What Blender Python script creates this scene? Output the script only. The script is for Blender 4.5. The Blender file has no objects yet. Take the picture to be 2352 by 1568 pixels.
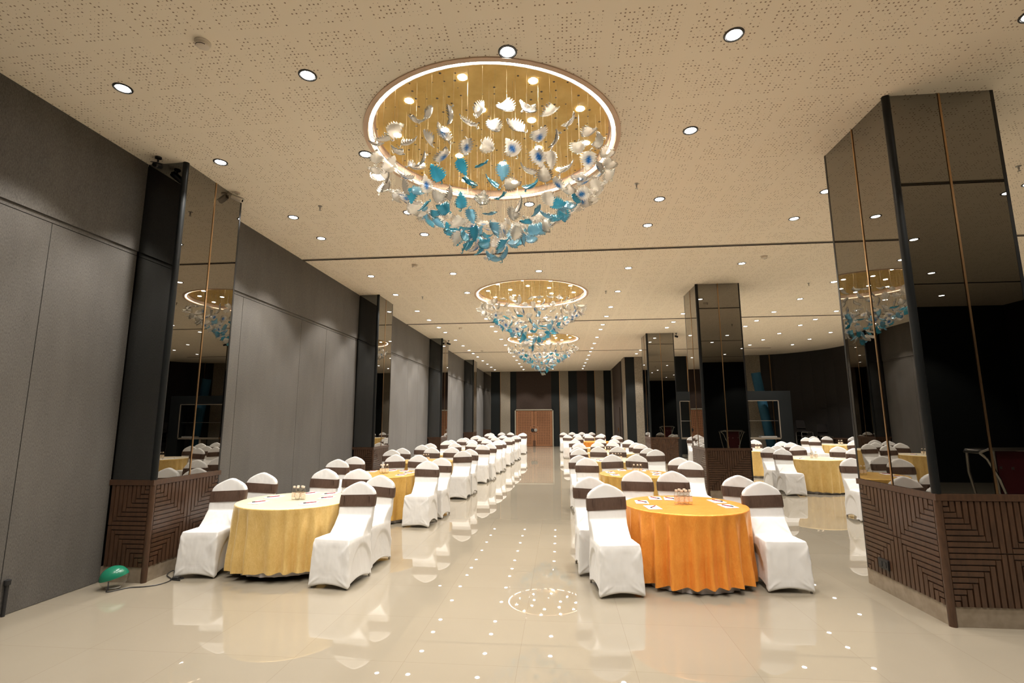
import bpy, bmesh, math, random
from mathutils import Vector, Matrix, noise
R = random.Random(7)
scene = bpy.context.scene
COL = scene.collection
PI = math.pi
rad = math.radians

# ------------------------------------------------------------------ room numbers (metres)
H = 4.708                      # ceiling height
XL, XPL = -4.865, -4.365       # grey wall, aisle face of the wall pillars
XPR, XPR2 = 3.141, 4.091       # free pillars: aisle face, far face
ZW, ZJ = 1.044, 3.595          # top of wood wainscot, joint in the grey wall
LP = [5.168, 11.599, 18.344, 25.284]
RP = [4.68, 11.443, 18.106]
DL, DR = 1.05, 1.11
YF, YF2, YB = 31.99, 25.1, -5.2
SLOTS = [2.72, 8.829, 15.442, 22.442, -2.6]
CHAND = [(-0.69, 5.17), (-0.65, 12.02), (-0.60, 19.01)]
CR = 1.325

# ------------------------------------------------------------------ helpers
class MB:
    def __init__(s): s.v = []; s.f = []; s.m = []
    def add(s, verts, faces, mi=0):
        o = len(s.v); s.v += [tuple(p) for p in verts]
        for f in faces: s.f.append(tuple(i + o for i in f)); s.m.append(mi)
        return s
    def box(s, x0, x1, y0, y1, z0, z1, mi=0):
        v = [(x, y, z) for x in (x0, x1) for y in (y0, y1) for z in (z0, z1)]
        return s.add(v, [(0,1,3,2),(4,6,7,5),(0,4,5,1),(2,3,7,6),(0,2,6,4),(1,5,7,3)], mi)
    def hull8(s, bot, top, mi=0):
        v = list(bot) + list(top)
        return s.add(v, [(3,2,1,0),(4,5,6,7),(0,1,5,4),(1,2,6,5),(2,3,7,6),(3,0,4,7)], mi)
    def loft(s, rings, cap=True, mi=0, closed=True):
        n = len(rings[0]); v = [p for r in rings for p in r]; f = []
        for k in range(len(rings) - 1):
            for i in range(n if closed else n - 1):
                j = (i + 1) % n
                f.append((k*n+i, k*n+j, (k+1)*n+j, (k+1)*n+i))
        if cap:
            f.append(tuple(range(n - 1, -1, -1))); f.append(tuple((len(rings)-1)*n + i for i in range(n)))
        return s.add(v, f, mi)
    def tube(s, pts, r, n=8, cap=True, mi=0):
        rings = []; pts = [Vector(p) for p in pts]; up = None
        for i, p in enumerate(pts):
            d = (pts[min(i+1, len(pts)-1)] - pts[max(i-1, 0)]).normalized()
            if up is None: up = Vector((0,0,1)) if abs(d.z) < .9 else Vector((1,0,0))
            a = d.cross(up).normalized(); b = a.cross(d).normalized(); up = b
            rr = r[i] if isinstance(r, (list, tuple)) else r
            rings.append([p + a*rr*math.cos(t*2*PI/n) + b*rr*math.sin(t*2*PI/n) for t in range(n)])
        return s.loft(rings, cap, mi)
    def lathe(s, prof, n=24, c=(0,0,0), cap=True, mi=0):
        rings = [[(c[0]+r*math.cos(t*2*PI/n), c[1]+r*math.sin(t*2*PI/n), c[2]+z) for t in range(n)] for r, z in prof]
        return s.loft(rings, cap, mi)
    def mesh(s, name, mats, smooth=False):
        me = bpy.data.meshes.new(name); me.from_pydata(s.v, [], s.f)
        for m in (mats if isinstance(mats, (list, tuple)) else [mats]): me.materials.append(m)
        if any(s.m): me.polygons.foreach_set('material_index', s.m)
        bm = bmesh.new(); bm.from_mesh(me); bmesh.ops.recalc_face_normals(bm, faces=bm.faces); bm.to_mesh(me); bm.free()
        if smooth:
            me.polygons.foreach_set('use_smooth', [True]*len(me.polygons))
            if smooth != 'all': me.set_sharp_from_angle(angle=rad(40))
        return me

def put(name, me, parent=None, loc=None, rz=None):
    o = bpy.data.objects.new(name, me); COL.objects.link(o)
    if parent is not None: o.parent = parent
    if loc is not None: o.location = loc
    if rz is not None: o.rotation_euler = (0, 0, rz)
    return o
def obj(name, mb, mats, parent=None, smooth=False, loc=None, rz=None):
    return put(name, mb.mesh(name, mats, smooth), parent, loc, rz)
def tag(o, label, cat, group=None, kind=None):
    o['label'] = label; o['category'] = cat
    if group: o['group'] = group
    if kind: o['kind'] = kind
    return o
def thing(name, label, cat, loc=(0,0,0), rz=0, group=None, kind=None):
    o = bpy.data.objects.new(name, None); COL.objects.link(o); o.empty_display_size = .1
    o.location = loc; o.rotation_euler = (0, 0, rz)
    return tag(o, label, cat, group, kind)
def struct(o, label, cat): return tag(o, label, cat, None, 'structure')
def kids(o): return [c for c in bpy.data.objects if c.parent == o]
def copy_tree(root, children, loc, rz, label, group=None):
    r = root.copy(); COL.objects.link(r); r.location = loc; r.rotation_euler = (0, 0, rz); r['label'] = label
    if group: r['group'] = group
    def rec(pairs, par):
        for c, sub in pairs:
            d = c.copy(); COL.objects.link(d); d.parent = par; rec(sub, d)
    rec(children, r)
    return r
def tree(o): return [(c, tree(c)) for c in kids(o)]
ORD = ['first','second','third','fourth','fifth','sixth','seventh','eighth','ninth','tenth','eleventh','twelfth','thirteenth',
       'fourteenth','fifteenth','sixteenth','seventeenth','eighteenth','nineteenth','twentieth','twenty-first','twenty-second']

# ------------------------------------------------------------------ materials
def mat(name, col, rough=.5, metal=0., spec=None, **kw):
    m = bpy.data.materials.new(name); m.use_nodes = True
    b = m.node_tree.nodes['Principled BSDF']
    b.inputs['Base Color'].default_value = (*col, 1); b.inputs['Roughness'].default_value = rough; b.inputs['Metallic'].default_value = metal
    if spec is not None: b.inputs['Specular IOR Level'].default_value = spec
    for k, v in kw.items(): b.inputs[k.replace('_', ' ')].default_value = v
    return m
def N(m, t, **props):
    n = m.node_tree.nodes.new(t)
    for k, v in props.items(): setattr(n, k, v)
    return n
def L(m, a, b): m.node_tree.links.new(a, b)
def bsdf(m): return m.node_tree.nodes['Principled BSDF']
def math_(m, op, a, b=None, c=None):
    n = N(m, 'ShaderNodeMath', operation=op)
    for i, x in enumerate((a, b, c)):
        if x is None: continue
        if isinstance(x, (int, float)): n.inputs[i].default_value = x
        else: L(m, x, n.inputs[i])
    return n.outputs[0]
def mixc(m, fac, a, b):
    n = N(m, 'ShaderNodeMix', data_type='RGBA')
    for sock, x in ((n.inputs[0], fac), (n.inputs[6], a), (n.inputs[7], b)):
        if isinstance(x, (int, float)): sock.default_value = x
        elif isinstance(x, tuple): sock.default_value = (*x, 1)
        else: L(m, x, sock)
    return n.outputs[2]
def coord(m, scale=(1,1,1), loc=(0,0,0), kind='Object'):
    tc = N(m, 'ShaderNodeTexCoord'); mp = N(m, 'ShaderNodeMapping')
    mp.inputs['Scale'].default_value = scale; mp.inputs['Location'].default_value = loc
    L(m, tc.outputs[kind], mp.inputs['Vector']); return mp.outputs[0]
def noise_(m, vec, scale, detail=3, rough=.6):
    n = N(m, 'ShaderNodeTexNoise'); n.inputs['Scale'].default_value = scale; n.inputs['Detail'].default_value = detail
    n.inputs['Roughness'].default_value = rough
    L(m, vec, n.inputs['Vector']); return n.outputs['Fac']
def ramp(m, fac, lo, hi):
    n = N(m, 'ShaderNodeMapRange'); n.inputs['From Min'].default_value = lo; n.inputs['From Max'].default_value = hi
    L(m, fac, n.inputs['Value']); return n.outputs[0]
def bump(m, hgt, strength, dist=.01):
    n = N(m, 'ShaderNodeBump'); n.inputs['Strength'].default_value = strength; n.inputs['Distance'].default_value = dist
    L(m, hgt, n.inputs['Height']); L(m, n.outputs[0], bsdf(m).inputs['Normal'])

def m_ceiling():
    m = mat('perforated_ceiling_board', (.8,.62,.44), .8)
    tc = N(m, 'ShaderNodeTexCoord'); sx = N(m, 'ShaderNodeSeparateXYZ'); L(m, tc.outputs['Object'], sx.inputs[0])
    P = .61; n = 18.
    u = math_(m, 'DIVIDE', math_(m, 'SUBTRACT', sx.outputs[0], 1.04), P); v = math_(m, 'DIVIDE', math_(m, 'SUBTRACT', sx.outputs[1], 3.95), P)
    fu, fv = math_(m, 'FRACT', u), math_(m, 'FRACT', v)
    inu = math_(m, 'LESS_THAN', math_(m, 'ABSOLUTE', math_(m, 'SUBTRACT', fu, .5)), .447)
    inv = math_(m, 'LESS_THAN', math_(m, 'ABSOLUTE', math_(m, 'SUBTRACT', fv, .5)), .447)
    cu, cv = math_(m, 'MULTIPLY', u, n), math_(m, 'MULTIPLY', v, n)
    cell = N(m, 'ShaderNodeCombineXYZ'); L(m, math_(m, 'FLOOR', cu), cell.inputs[0]); L(m, math_(m, 'FLOOR', cv), cell.inputs[1])
    wn = N(m, 'ShaderNodeTexWhiteNoise', noise_dimensions='2D'); L(m, cell.outputs[0], wn.inputs['Vector'])
    rnd = wn.outputs['Value']
    du = math_(m, 'SUBTRACT', math_(m, 'FRACT', cu), .5); dv = math_(m, 'SUBTRACT', math_(m, 'FRACT', cv), .5)
    d = math_(m, 'SQRT', math_(m, 'ADD', math_(m, 'MULTIPLY', du, du), math_(m, 'MULTIPLY', dv, dv)))
    rr = math_(m, 'ADD', math_(m, 'MULTIPLY', math_(m, 'GREATER_THAN', rnd, .34), .085), math_(m, 'MULTIPLY', math_(m, 'GREATER_THAN', rnd, .68), .115))
    hole = math_(m, 'MULTIPLY', math_(m, 'MULTIPLY', math_(m, 'LESS_THAN', d, rr), inu), inv)
    L(m, mixc(m, hole, (.95,.855,.71), (.34,.245,.165)), bsdf(m).inputs['Base Color'])
    return m
def m_floor():
    m = mat('polished_vitrified_tile', (.62,.52,.4), .01, 0, .5, IOR=1.62)
    tc = N(m, 'ShaderNodeTexCoord'); sx = N(m, 'ShaderNodeSeparateXYZ'); L(m, tc.outputs['Object'], sx.inputs[0])
    u = math_(m, 'DIVIDE', math_(m, 'ADD', sx.outputs[0], .32), .8); v = math_(m, 'DIVIDE', math_(m, 'SUBTRACT', sx.outputs[1], 3.72), .8)
    def edge(w): return math_(m, 'GREATER_THAN', math_(m, 'ABSOLUTE', math_(m, 'SUBTRACT', math_(m, 'FRACT', w), .5)), .4984)
    g = math_(m, 'MAXIMUM', edge(u), edge(v))
    cell = N(m, 'ShaderNodeCombineXYZ'); L(m, math_(m, 'FLOOR', u), cell.inputs[0]); L(m, math_(m, 'FLOOR', v), cell.inputs[1])
    wn = N(m, 'ShaderNodeTexWhiteNoise', noise_dimensions='2D'); L(m, cell.outputs[0], wn.inputs['Vector'])
    cl = noise_(m, coord(m), 1.3, 3)
    t = math_(m, 'ADD', math_(m, 'MULTIPLY', wn.outputs['Value'], .25), math_(m, 'MULTIPLY', cl, .6))
    base = mixc(m, t, (.236,.204,.152), (.272,.237,.183))
    L(m, mixc(m, g, base, (.19,.155,.11)), bsdf(m).inputs['Base Color'])
    L(m, math_(m, 'ADD', math_(m, 'MULTIPLY', g, .08), .012), bsdf(m).inputs['Roughness'])
    return m
def m_fabric_wall():
    m = mat('grey_woven_wall_fabric', (.16,.135,.11), .75)
    a = noise_(m, coord(m, (200,200,48)), 1, 4, .75); b = noise_(m, coord(m, (3,3,.8)), 1, 3)
    t = ramp(m, math_(m, 'ADD', a, math_(m, 'MULTIPLY', b, .25)), .42, .82)
    L(m, mixc(m, t, (.030,.0262,.022), (.128,.115,.099)), bsdf(m).inputs['Base Color'])
    bump(m, a, .25, .004); bsdf(m).inputs['Sheen Weight'].default_value = .15
    return m
def m_speckle(name, c0, c1, rough=.6, sc=60):
    m = mat(name, c0, rough)
    t = ramp(m, noise_(m, coord(m), sc, 2, .8), .38, .66)
    L(m, mixc(m, t, c0, c1), bsdf(m).inputs['Base Color']); return m
def m_canopy():
    m = mat('gold_leaf_canopy', (.6,.38,.12), .42)
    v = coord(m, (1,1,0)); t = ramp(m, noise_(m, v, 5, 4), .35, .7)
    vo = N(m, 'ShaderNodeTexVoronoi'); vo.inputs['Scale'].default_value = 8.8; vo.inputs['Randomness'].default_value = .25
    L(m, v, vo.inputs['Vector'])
    tick = math_(m, 'LESS_THAN', vo.outputs['Distance'], .115)  # dark ticks paint the wire pins together with their small shadows
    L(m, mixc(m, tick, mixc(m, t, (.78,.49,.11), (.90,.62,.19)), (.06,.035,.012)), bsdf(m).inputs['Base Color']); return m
def m_wood(name, c0, c1, rough=.4):
    m = mat(name, c0, rough)
    t = ramp(m, noise_(m, coord(m, (14,14,3)), 3, 4, .6), .3, .75)
    L(m, mixc(m, t, c0, c1), bsdf(m).inputs['Base Color']); return m
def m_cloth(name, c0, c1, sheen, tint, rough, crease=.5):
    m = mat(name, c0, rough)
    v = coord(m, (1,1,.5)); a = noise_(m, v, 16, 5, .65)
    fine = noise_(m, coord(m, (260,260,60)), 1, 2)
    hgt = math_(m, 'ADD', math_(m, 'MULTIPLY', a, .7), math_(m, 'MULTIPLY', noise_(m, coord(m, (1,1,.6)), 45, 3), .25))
    L(m, mixc(m, ramp(m, math_(m, 'ADD', math_(m, 'MULTIPLY', hgt, .6), math_(m, 'MULTIPLY', fine, .4)), .3, .72), c0, c1), bsdf(m).inputs['Base Color'])  # crinkle shade and highlights put into the colour, with fine weave tone
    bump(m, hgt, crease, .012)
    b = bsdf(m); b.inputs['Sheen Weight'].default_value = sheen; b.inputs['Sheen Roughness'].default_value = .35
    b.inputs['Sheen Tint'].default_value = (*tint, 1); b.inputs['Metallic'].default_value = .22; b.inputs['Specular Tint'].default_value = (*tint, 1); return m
def m_white_cover():
    m = mat('white_stretch_fabric', (.70,.685,.66), .62)
    a = noise_(m, coord(m, (1,1,.6)), 8, 2); c = noise_(m, coord(m), 420, 1)
    bump(m, math_(m, 'ADD', math_(m, 'MULTIPLY', a, .9), math_(m, 'MULTIPLY', c, .03)), .42, .02)
    bsdf(m).inputs['Sheen Weight'].default_value = .2; return m
def m_emit(name, col, s):
    m = bpy.data.materials.new(name); m.use_nodes = True; nt = m.node_tree; nt.nodes.clear()
    e = nt.nodes.new('ShaderNodeEmission'); o = nt.nodes.new('ShaderNodeOutputMaterial')
    e.inputs[0].default_value = (*col, 1); e.inputs[1].default_value = s; nt.links.new(e.outputs[0], o.inputs[0]); return m
def m_glass(name, col, tr, transl=.5, core=None):
    m = bpy.data.materials.new(name); m.use_nodes = True; nt = m.node_tree; nt.nodes.clear()
    o = nt.nodes.new('ShaderNodeOutputMaterial')
    t = nt.nodes.new('ShaderNodeBsdfTransparent'); d = nt.nodes.new('ShaderNodeBsdfTranslucent'); df = nt.nodes.new('ShaderNodeBsdfDiffuse')
    g = nt.nodes.new('ShaderNodeBsdfGlossy')
    t.inputs[0].default_value = (*[min(1, .45+.55*c) for c in col], 1); d.inputs[0].default_value = (*col, 1); df.inputs[0].default_value = (*col, 1)
    g.inputs[0].default_value = (*[.5+.5*c for c in col], 1); g.inputs['Roughness'].default_value = .12
    if core:
        at = nt.nodes.new('ShaderNodeAttribute'); at.attribute_name = 'core'
        for sh, lift in ((t, .3), (d, 0), (df, 0)):
            mx = nt.nodes.new('ShaderNodeMix'); mx.data_type = 'RGBA'; mx.inputs[6].default_value = sh.inputs[0].default_value[:]
            mx.inputs[7].default_value = (*[lift + (1-lift)*c for c in core], 1)
            nt.links.new(at.outputs['Fac'], mx.inputs[0]); nt.links.new(mx.outputs[2], sh.inputs[0])
    def mix(f, a, b):
        n = nt.nodes.new('ShaderNodeMixShader')
        if isinstance(f, float): n.inputs[0].default_value = f
        else: nt.links.new(f, n.inputs[0])
        nt.links.new(a.outputs[0], n.inputs[1]); nt.links.new(b.outputs[0], n.inputs[2]); return n
    body = mix(transl, df, d); see = mix(tr, body, t)
    fr = nt.nodes.new('ShaderNodeFresnel'); fr.inputs[0].default_value = 1.6
    tc = nt.nodes.new('ShaderNodeTexCoord'); ns = nt.nodes.new('ShaderNodeTexNoise'); ns.inputs['Scale'].default_value = 28
    bp = nt.nodes.new('ShaderNodeBump'); bp.inputs['Strength'].default_value = .6; bp.inputs['Distance'].default_value = .01
    nt.links.new(tc.outputs['Object'], ns.inputs['Vector']); nt.links.new(ns.outputs['Fac'], bp.inputs['Height'])
    nt.links.new(bp.outputs[0], g.inputs['Normal']); nt.links.new(bp.outputs[0], fr.inputs['Normal'])
    fin = mix(fr.outputs[0], see, g); nt.links.new(fin.outputs[0], o.inputs[0]); return m

M = dict(
    ceiling=m_ceiling(), floor=m_floor(), wall=m_fabric_wall(),
    dark=mat('black_fabric', (.011,.0135,.0135), .8, 0, .25), gap=mat('dark_gap', (.006,.005,.004), .9, 0, .1),
    brown=m_speckle('brown_acoustic_fabric', (.026,.0145,.009), (.05,.029,.019), .85, 40),
    curtain=m_speckle('dark_wall_covering', (.009,.0075,.006), (.017,.0135,.011), .8, 30),
    stone=m_speckle('grey_beige_textured_covering', (.19,.16,.12), (.34,.295,.225), .6, 34),
    mirror=mat('bronze_tinted_mirror', (.255,.243,.222), .0, 1.), greymirror=mat('dark_grey_tinted_mirror', (.15,.158,.16), .0, 1.), post=mat('black_corner_guard', (.008,.009,.009), .42, 0, .25),
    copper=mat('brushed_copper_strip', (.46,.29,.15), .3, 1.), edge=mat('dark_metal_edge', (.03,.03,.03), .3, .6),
    wood=m_wood('dark_brown_stained_wood', (.042,.020,.0105), (.082,.041,.022), .34),
    door=m_wood('tan_wood_door', (.24,.10,.042), (.33,.15,.068), .45), doorhole=mat('door_perforation', (.05,.018,.008), .7),
    frame=m_speckle('pale_grey_frame', (.30,.27,.20), (.36,.33,.26), .5, 30),
    plinth=m_speckle('taupe_stone_plinth', (.21,.165,.115), (.26,.21,.155), .25, 8),
    white=m_white_cover(), sash=m_wood('brown_satin_sash', (.068,.040,.027), (.108,.066,.047), .36),
    foot=mat('dull_metal_foot', (.35,.32,.28), .4, .8), buckle=mat('dark_buckle', (.02,.015,.012), .5),
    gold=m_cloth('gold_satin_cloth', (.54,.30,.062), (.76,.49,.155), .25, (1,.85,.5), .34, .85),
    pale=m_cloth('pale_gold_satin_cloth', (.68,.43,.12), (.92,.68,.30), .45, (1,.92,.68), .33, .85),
    paletop=m_cloth('pale_gold_satin_top_sheen', (.70,.605,.42), (.77,.69,.52), .3, (1,.95,.85), .4, .15),  # sheen on the pale gold satin tops, put into a cream colour
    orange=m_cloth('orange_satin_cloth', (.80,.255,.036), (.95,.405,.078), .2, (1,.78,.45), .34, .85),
    under=mat('grey_white_satin_underskirt', (.50,.46,.45), .4, 0, .5), tablewood=mat('red_brown_table_wood', (.09,.02,.012), .4),
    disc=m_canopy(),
    canrim=mat('peach_painted_rim', (.70,.50,.36), .6), led=m_emit('warm_led_strip', (1,.89,.72), 20.),
    canlamp=m_emit('warm_canopy_lamp', (1,.92,.80), 260.), lens=m_emit('white_downlight_lens', (1,.98,.95), 34.),
    trim=mat('black_downlight_trim', (.016,.016,.016), .3), trimgrey=mat('silver_downlight_rim', (.45,.43,.4), .3, .8),
    wire=mat('steel_wire', (.42,.33,.2), .5, .3), anchor=mat('dark_wire_anchor', (.06,.035,.012), .6),
    clear=m_glass('clear_frosted_glass', (.99,.95,.87), .28, .75), teal=m_glass('teal_glass', (.10,.52,.70), .2, .75),
    sky=m_glass('pale_blue_glass', (.36,.70,.88), .28, .75), centre=m_glass('clear_glass_with_blue_centre', (.99,.95,.87), .26, .75, (.02,.25,.60)),
    plastic=mat('off_white_plastic', (.74,.66,.56), .5), plasticdark=mat('black_plastic', (.015,.015,.016), .4),
    paper=mat('white_paper', (.86,.86,.88), .7), pen=mat('red_pen_barrel', (.32,.025,.03), .35), pencap=mat('black_pen_cap', (.015,.012,.025), .35),
    cap=mat('translucent_white_cap', (.72,.62,.5), .4), blabel=m_speckle('cream_label_with_orange_print', (.92,.86,.76), (.82,.55,.33), .5, 90),
    green=mat('green_gloss_plastic', (.012,.15,.085), .22), chrome=mat('chrome', (.72,.72,.7), .12, 1.),
    seatdark=mat('black_brown_upholstery', (.008,.006,.005), .8, 0, .2), booth=mat('charcoal_painted_board', (.009,.011,.0115), .5, 0, .3),
    boothedge=mat('pale_edge_strip', (.22,.185,.145), .4), bluefoam=mat('blue_foam', (.012,.085,.15), .75), red=mat('maroon_board', (.085,.008,.014), .5),
    alu=mat('dull_aluminium', (.55,.53,.5), .3, 1.), silver=mat('silver_plastic', (.45,.44,.42), .4, .4),
)
def m_bottle():
    m = bpy.data.materials.new('clear_water_bottle'); m.use_nodes = True; nt = m.node_tree; nt.nodes.clear()
    o = nt.nodes.new('ShaderNodeOutputMaterial'); t = nt.nodes.new('ShaderNodeBsdfTransparent'); g = nt.nodes.new('ShaderNodeBsdfGlossy')
    lw = nt.nodes.new('ShaderNodeLayerWeight'); lw.inputs[0].default_value = .16; t.inputs[0].default_value = (.96,.95,.92,1)
    g.inputs['Roughness'].default_value = .08; mx = nt.nodes.new('ShaderNodeMixShader')
    nt.links.new(lw.outputs['Facing'], mx.inputs[0]); nt.links.new(t.outputs[0], mx.inputs[1]); nt.links.new(g.outputs[0], mx.inputs[2])
    nt.links.new(mx.outputs[0], o.inputs[0]); return m
M['bottle'] = m_bottle()
M['clearbase'] = m_bottle(); M['clearbase'].name = 'clear_plastic_dome'

# ------------------------------------------------------------------ room shell
def box_obj(name, dims, m, parent=None): return obj(name, MB().box(*dims), m, parent)
CURVE = [(9.69, YF2), (10.2, 24.92), (10.64, 24.68), (11.1, 24.28), (11.43, 23.85), (11.7, 23.4), (11.9, 22.9), (12.03, 22.15), (12.1, 21.2), (12.1, YB)]
struct(box_obj('floor', (XL-.3, 12.5, YB-.3, YF+.3, -.12, 0), M['floor']), 'cream polished tile floor mirroring lights and chairs', 'floor')
# ceiling with round holes for the three canopies
def make_ceiling():
    bm = bmesh.new(); out = [(XL-.3, YB-.3), (12.5, YB-.3), (12.5, YF+.3), (XL-.3, YF+.3)]
    edges = []
    def loop(pts):
        vs = [bm.verts.new((x, y, H)) for x, y in pts]
        for i in range(len(vs)): edges.append(bm.edges.new((vs[i], vs[(i+1) % len(vs)])))
    loop(out)
    for cx, cy in CHAND: loop([(cx + 1.345*math.cos(t*2*PI/72), cy + 1.345*math.sin(t*2*PI/72)) for t in range(72)])
    bmesh.ops.triangle_fill(bm, use_beauty=True, edges=edges)
    ext = bmesh.ops.extrude_face_region(bm, geom=bm.faces[:])
    for v in [g for g in ext['geom'] if isinstance(g, bmesh.types.BMVert)]: v.co.z += .22
    bmesh.ops.recalc_face_normals(bm, faces=bm.faces)
    me = bpy.data.meshes.new('ceiling'); bm.to_mesh(me); bm.free(); me.materials.append(M['ceiling']); return put('ceiling', me)
struct(make_ceiling(), 'cream perforated board ceiling with rows of downlights', 'ceiling')
# linear slots across the ceiling
sx1 = {2.72: 12.1, 8.829: 12.1, 15.442: 12.1, 22.442: 9.15, -2.6: 12.1}
for k, y in enumerate(SLOTS):
    mb = MB(); mb.box(XL, sx1[y], y-.05, y+.05, H-.008, H+.004, 0)
    for j in (-1, 0, 1): mb.box(XL, sx1[y], y+j*.03-.009, y+j*.03+.009, H-.0105, H-.006, 1)
    o = obj('trim_%d' % (k+1), mb, [M['plastic'], M['gap']])
    struct(o, 'long triple-line ceiling track, ' + ['above and before the first canopy','just past the nearest leaf chandelier','past the middle chandelier','near the far wall','behind the viewpoint'][k], 'ceiling track')
# left wall: dark backing with fabric panels
wl = thing('wall_left', 'grey-brown fabric panelled wall along the left side', 'wall', (0,0,0), 0, None, 'structure')
box_obj('backing', (XL-.3, XL-.028, YB, YF, 0, H), M['gap'], wl)
bays = [(YB, LP[0], [-4.2,-3.2,-2.2,-1.1,0,1.05,2.1,3.15,4.18]), (LP[0]+DL, LP[1], [7.16,8.95,9.98]), (LP[1]+DL, LP[2], [13.7,15.76,16.9]),
        (LP[2]+DL, LP[3], [20.4,22.4,23.6]), (LP[3]+DL, YF-.02, [27.5,29.0])]
for a, b, seams in bays:
    ys = [a] + seams + [b]
    for i in range(len(ys)-1):
        box_obj('lower_panel', (XL-.03, XL, ys[i]+.004, ys[i+1]-.004, .004, ZJ-.028), M['wall'], wl)
    box_obj('upper_panel', (XL-.03, XL+.012, a, b, ZJ+.03, H), M['wall'], wl)
    box_obj('joint_rail', (XL-.03, XL-.006, a, b, ZJ-.018, ZJ+.026), M['wall'], wl)
# far wall with vertical strips
wb = thing('wall_back', 'far end wall of black, brown and grey vertical strips with the double door', 'wall', (0,0,0), 0, None, 'structure')
box_obj('backing', (XL-.3, 3.55, YF, YF+.25, 0, H), M['dark'], wb)
for x0, x1 in ((-3.75,-3.13), (.02,.57), (2.24,2.78)):
    box_obj('pilaster', (x0, x1, YF-.05, YF, 0, H), M['stone'], wb); box_obj('brass_and_lit_edge', (x0-.03, x0, YF-.045, YF, 0, H), M['copper'], wb)  # copper edge stands in for the orange light along each pilaster
box_obj('fabric_panel', (-2.74, -.52, YF-.02, YF, 2.3, H), M['brown'], wb); box_obj('fabric_panel', (1.11, 1.74, YF-.02, YF, 0, H), M['brown'], wb)
box_obj('corner_pier', (XL, XPL, YF-.06, YF, 1.04, H), M['mirror'], wb); box_obj('corner_pier_base', (XL, XPL, YF-.07, YF, 0, 1.04), M['wood'], wb)
wj = thing('wall_side', 'short return wall of brown and grey strips right of the far wall', 'wall', (0,0,0), 0, None, 'structure')
box_obj('backing', (3.25, 3.5, YF2, YF, 0, H), M['dark'], wj)
box_obj('pilaster', (3.21, 3.25, 30.9, 31.6, 0, H), M['stone'], wj); box_obj('pilaster', (3.21, 3.25, 25.12, 26.2, 0, H), M['stone'], wj)
box_obj('fabric_panel', (3.23, 3.25, 26.9, 30.9, 0, H), M['brown'], wj)
d2 = thing('door_2', 'narrow brown side door with small brass handle in the return wall', 'door', (3.225,28.6,0), 0, None, 'structure')
box_obj('door_leaf', (-.03, .0, -1.0, 1.0, .01, 2.3), M['brown'], d2); box_obj('door_handle', (-.09, -.03, -.5, -.44, 1.0, 1.2), M['copper'], d2)
wn = thing('wall_end', 'dark wall behind the free pillars with grey pilasters and copper lines', 'wall', (0,0,0), 0, None, 'structure')
box_obj('backing', (3.5, 9.72, YF2, YF2+.25, 0, H), M['dark'], wn)
box_obj('pilaster', (3.7, 4.08, YF2-.05, YF2, 0, H), M['stone'], wn)
box_obj('pilaster', (8.99, 9.66, YF2-.05, YF2, 0, H), M['stone'], wn)
box_obj('brass_and_lit_edge', (6.22, 6.28, YF2-.03, YF2, 0, H), M['copper'], wn); box_obj('fabric_panel', (6.3, 8.2, YF2-.02, YF2, 0, H), M['brown'], wn)
mb = MB(); n = len(CURVE)
nrm = []
for i, (x, y) in enumerate(CURVE):
    a, b = CURVE[max(i-1,0)], CURVE[min(i+1,n-1)]; d = Vector((b[0]-a[0], b[1]-a[1])).normalized(); nrm.append((-d.y, d.x))
rings = [[(x, y, 0), (x+nx*.22, y+ny*.22, 0), (x+nx*.22, y+ny*.22, H), (x, y, H)] for (x, y), (nx, ny) in zip(CURVE, nrm)]
mb.loft(rings); wr = obj('wall_right', mb, M['curtain']); struct(wr, 'dark curved wall closing the right side of the hall', 'wall')
box_obj('brass_and_lit_edge', (10.03, 10.07, 24.9, 24.94, 0, H), M['copper'], wr)
struct(box_obj('wall_front', (XL-.3, 12.5, YB-.25, YB, 0, H), M['dark']), 'black stage-side wall seen only as a reflection in the pillar mirror', 'wall')

# double door
dr = thing('door_1', 'tan perforated wooden double door in the far wall', 'door', (-1.625, YF-.02, 0), 0, None, 'structure')
mb = MB(); W2 = 1.15; DH = 2.23
mb.box(-W2-.07, -W2, -.06, .02, 0, DH+.07); mb.box(W2, W2+.07, -.06, .02, 0, DH+.07); mb.box(-W2-.07, W2+.07, -.06, .02, DH, DH+.07)
obj('door_frame', mb, M['frame'], dr)
for s in (-1, 1):
    mb = MB(); x0, x1 = (.012, W2-.01) if s > 0 else (-W2+.01, -.012)
    mb.box(x0, x1, -.03, .015, .01, DH-.01, 0)
    for i in range(8):
        for j in range(20):
            x = s*(.22 + i*.105); z = .16 + j*.102
            if math.hypot(x, z-1.0) < .30: continue
            mb.box(x-.024, x+.024, -.0335, -.029, z-.024, z+.024, 1)
    ring = [(s*.26*math.cos(a), -.034, 1.0 + .26*math.sin(a)) for a in [(-PI/2 + PI*t/12) for t in range(13)]]
    mb.tube(ring, .012, 6, mi=0)
    leaf = obj('door_leaf', mb, [M['door'], M['doorhole']], dr)
    hb = MB().lathe([(0,-.02),(.10,-.02),(.11,0),(.10,.02),(0,.02)], 16); hm = hb.mesh('door_handle', M['chrome'] if s > 0 else M['plasticdark'], True)
    hd = put('door_handle', hm, leaf, (s*.1, -.05, 1.0)); hd.rotation_euler = (PI/2, 0, 0)
    box_obj('floor_bolt', (s*.05-.018, s*.05+.018, -.05, -.03, .02, .36), M['plasticdark'], leaf)

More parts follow.
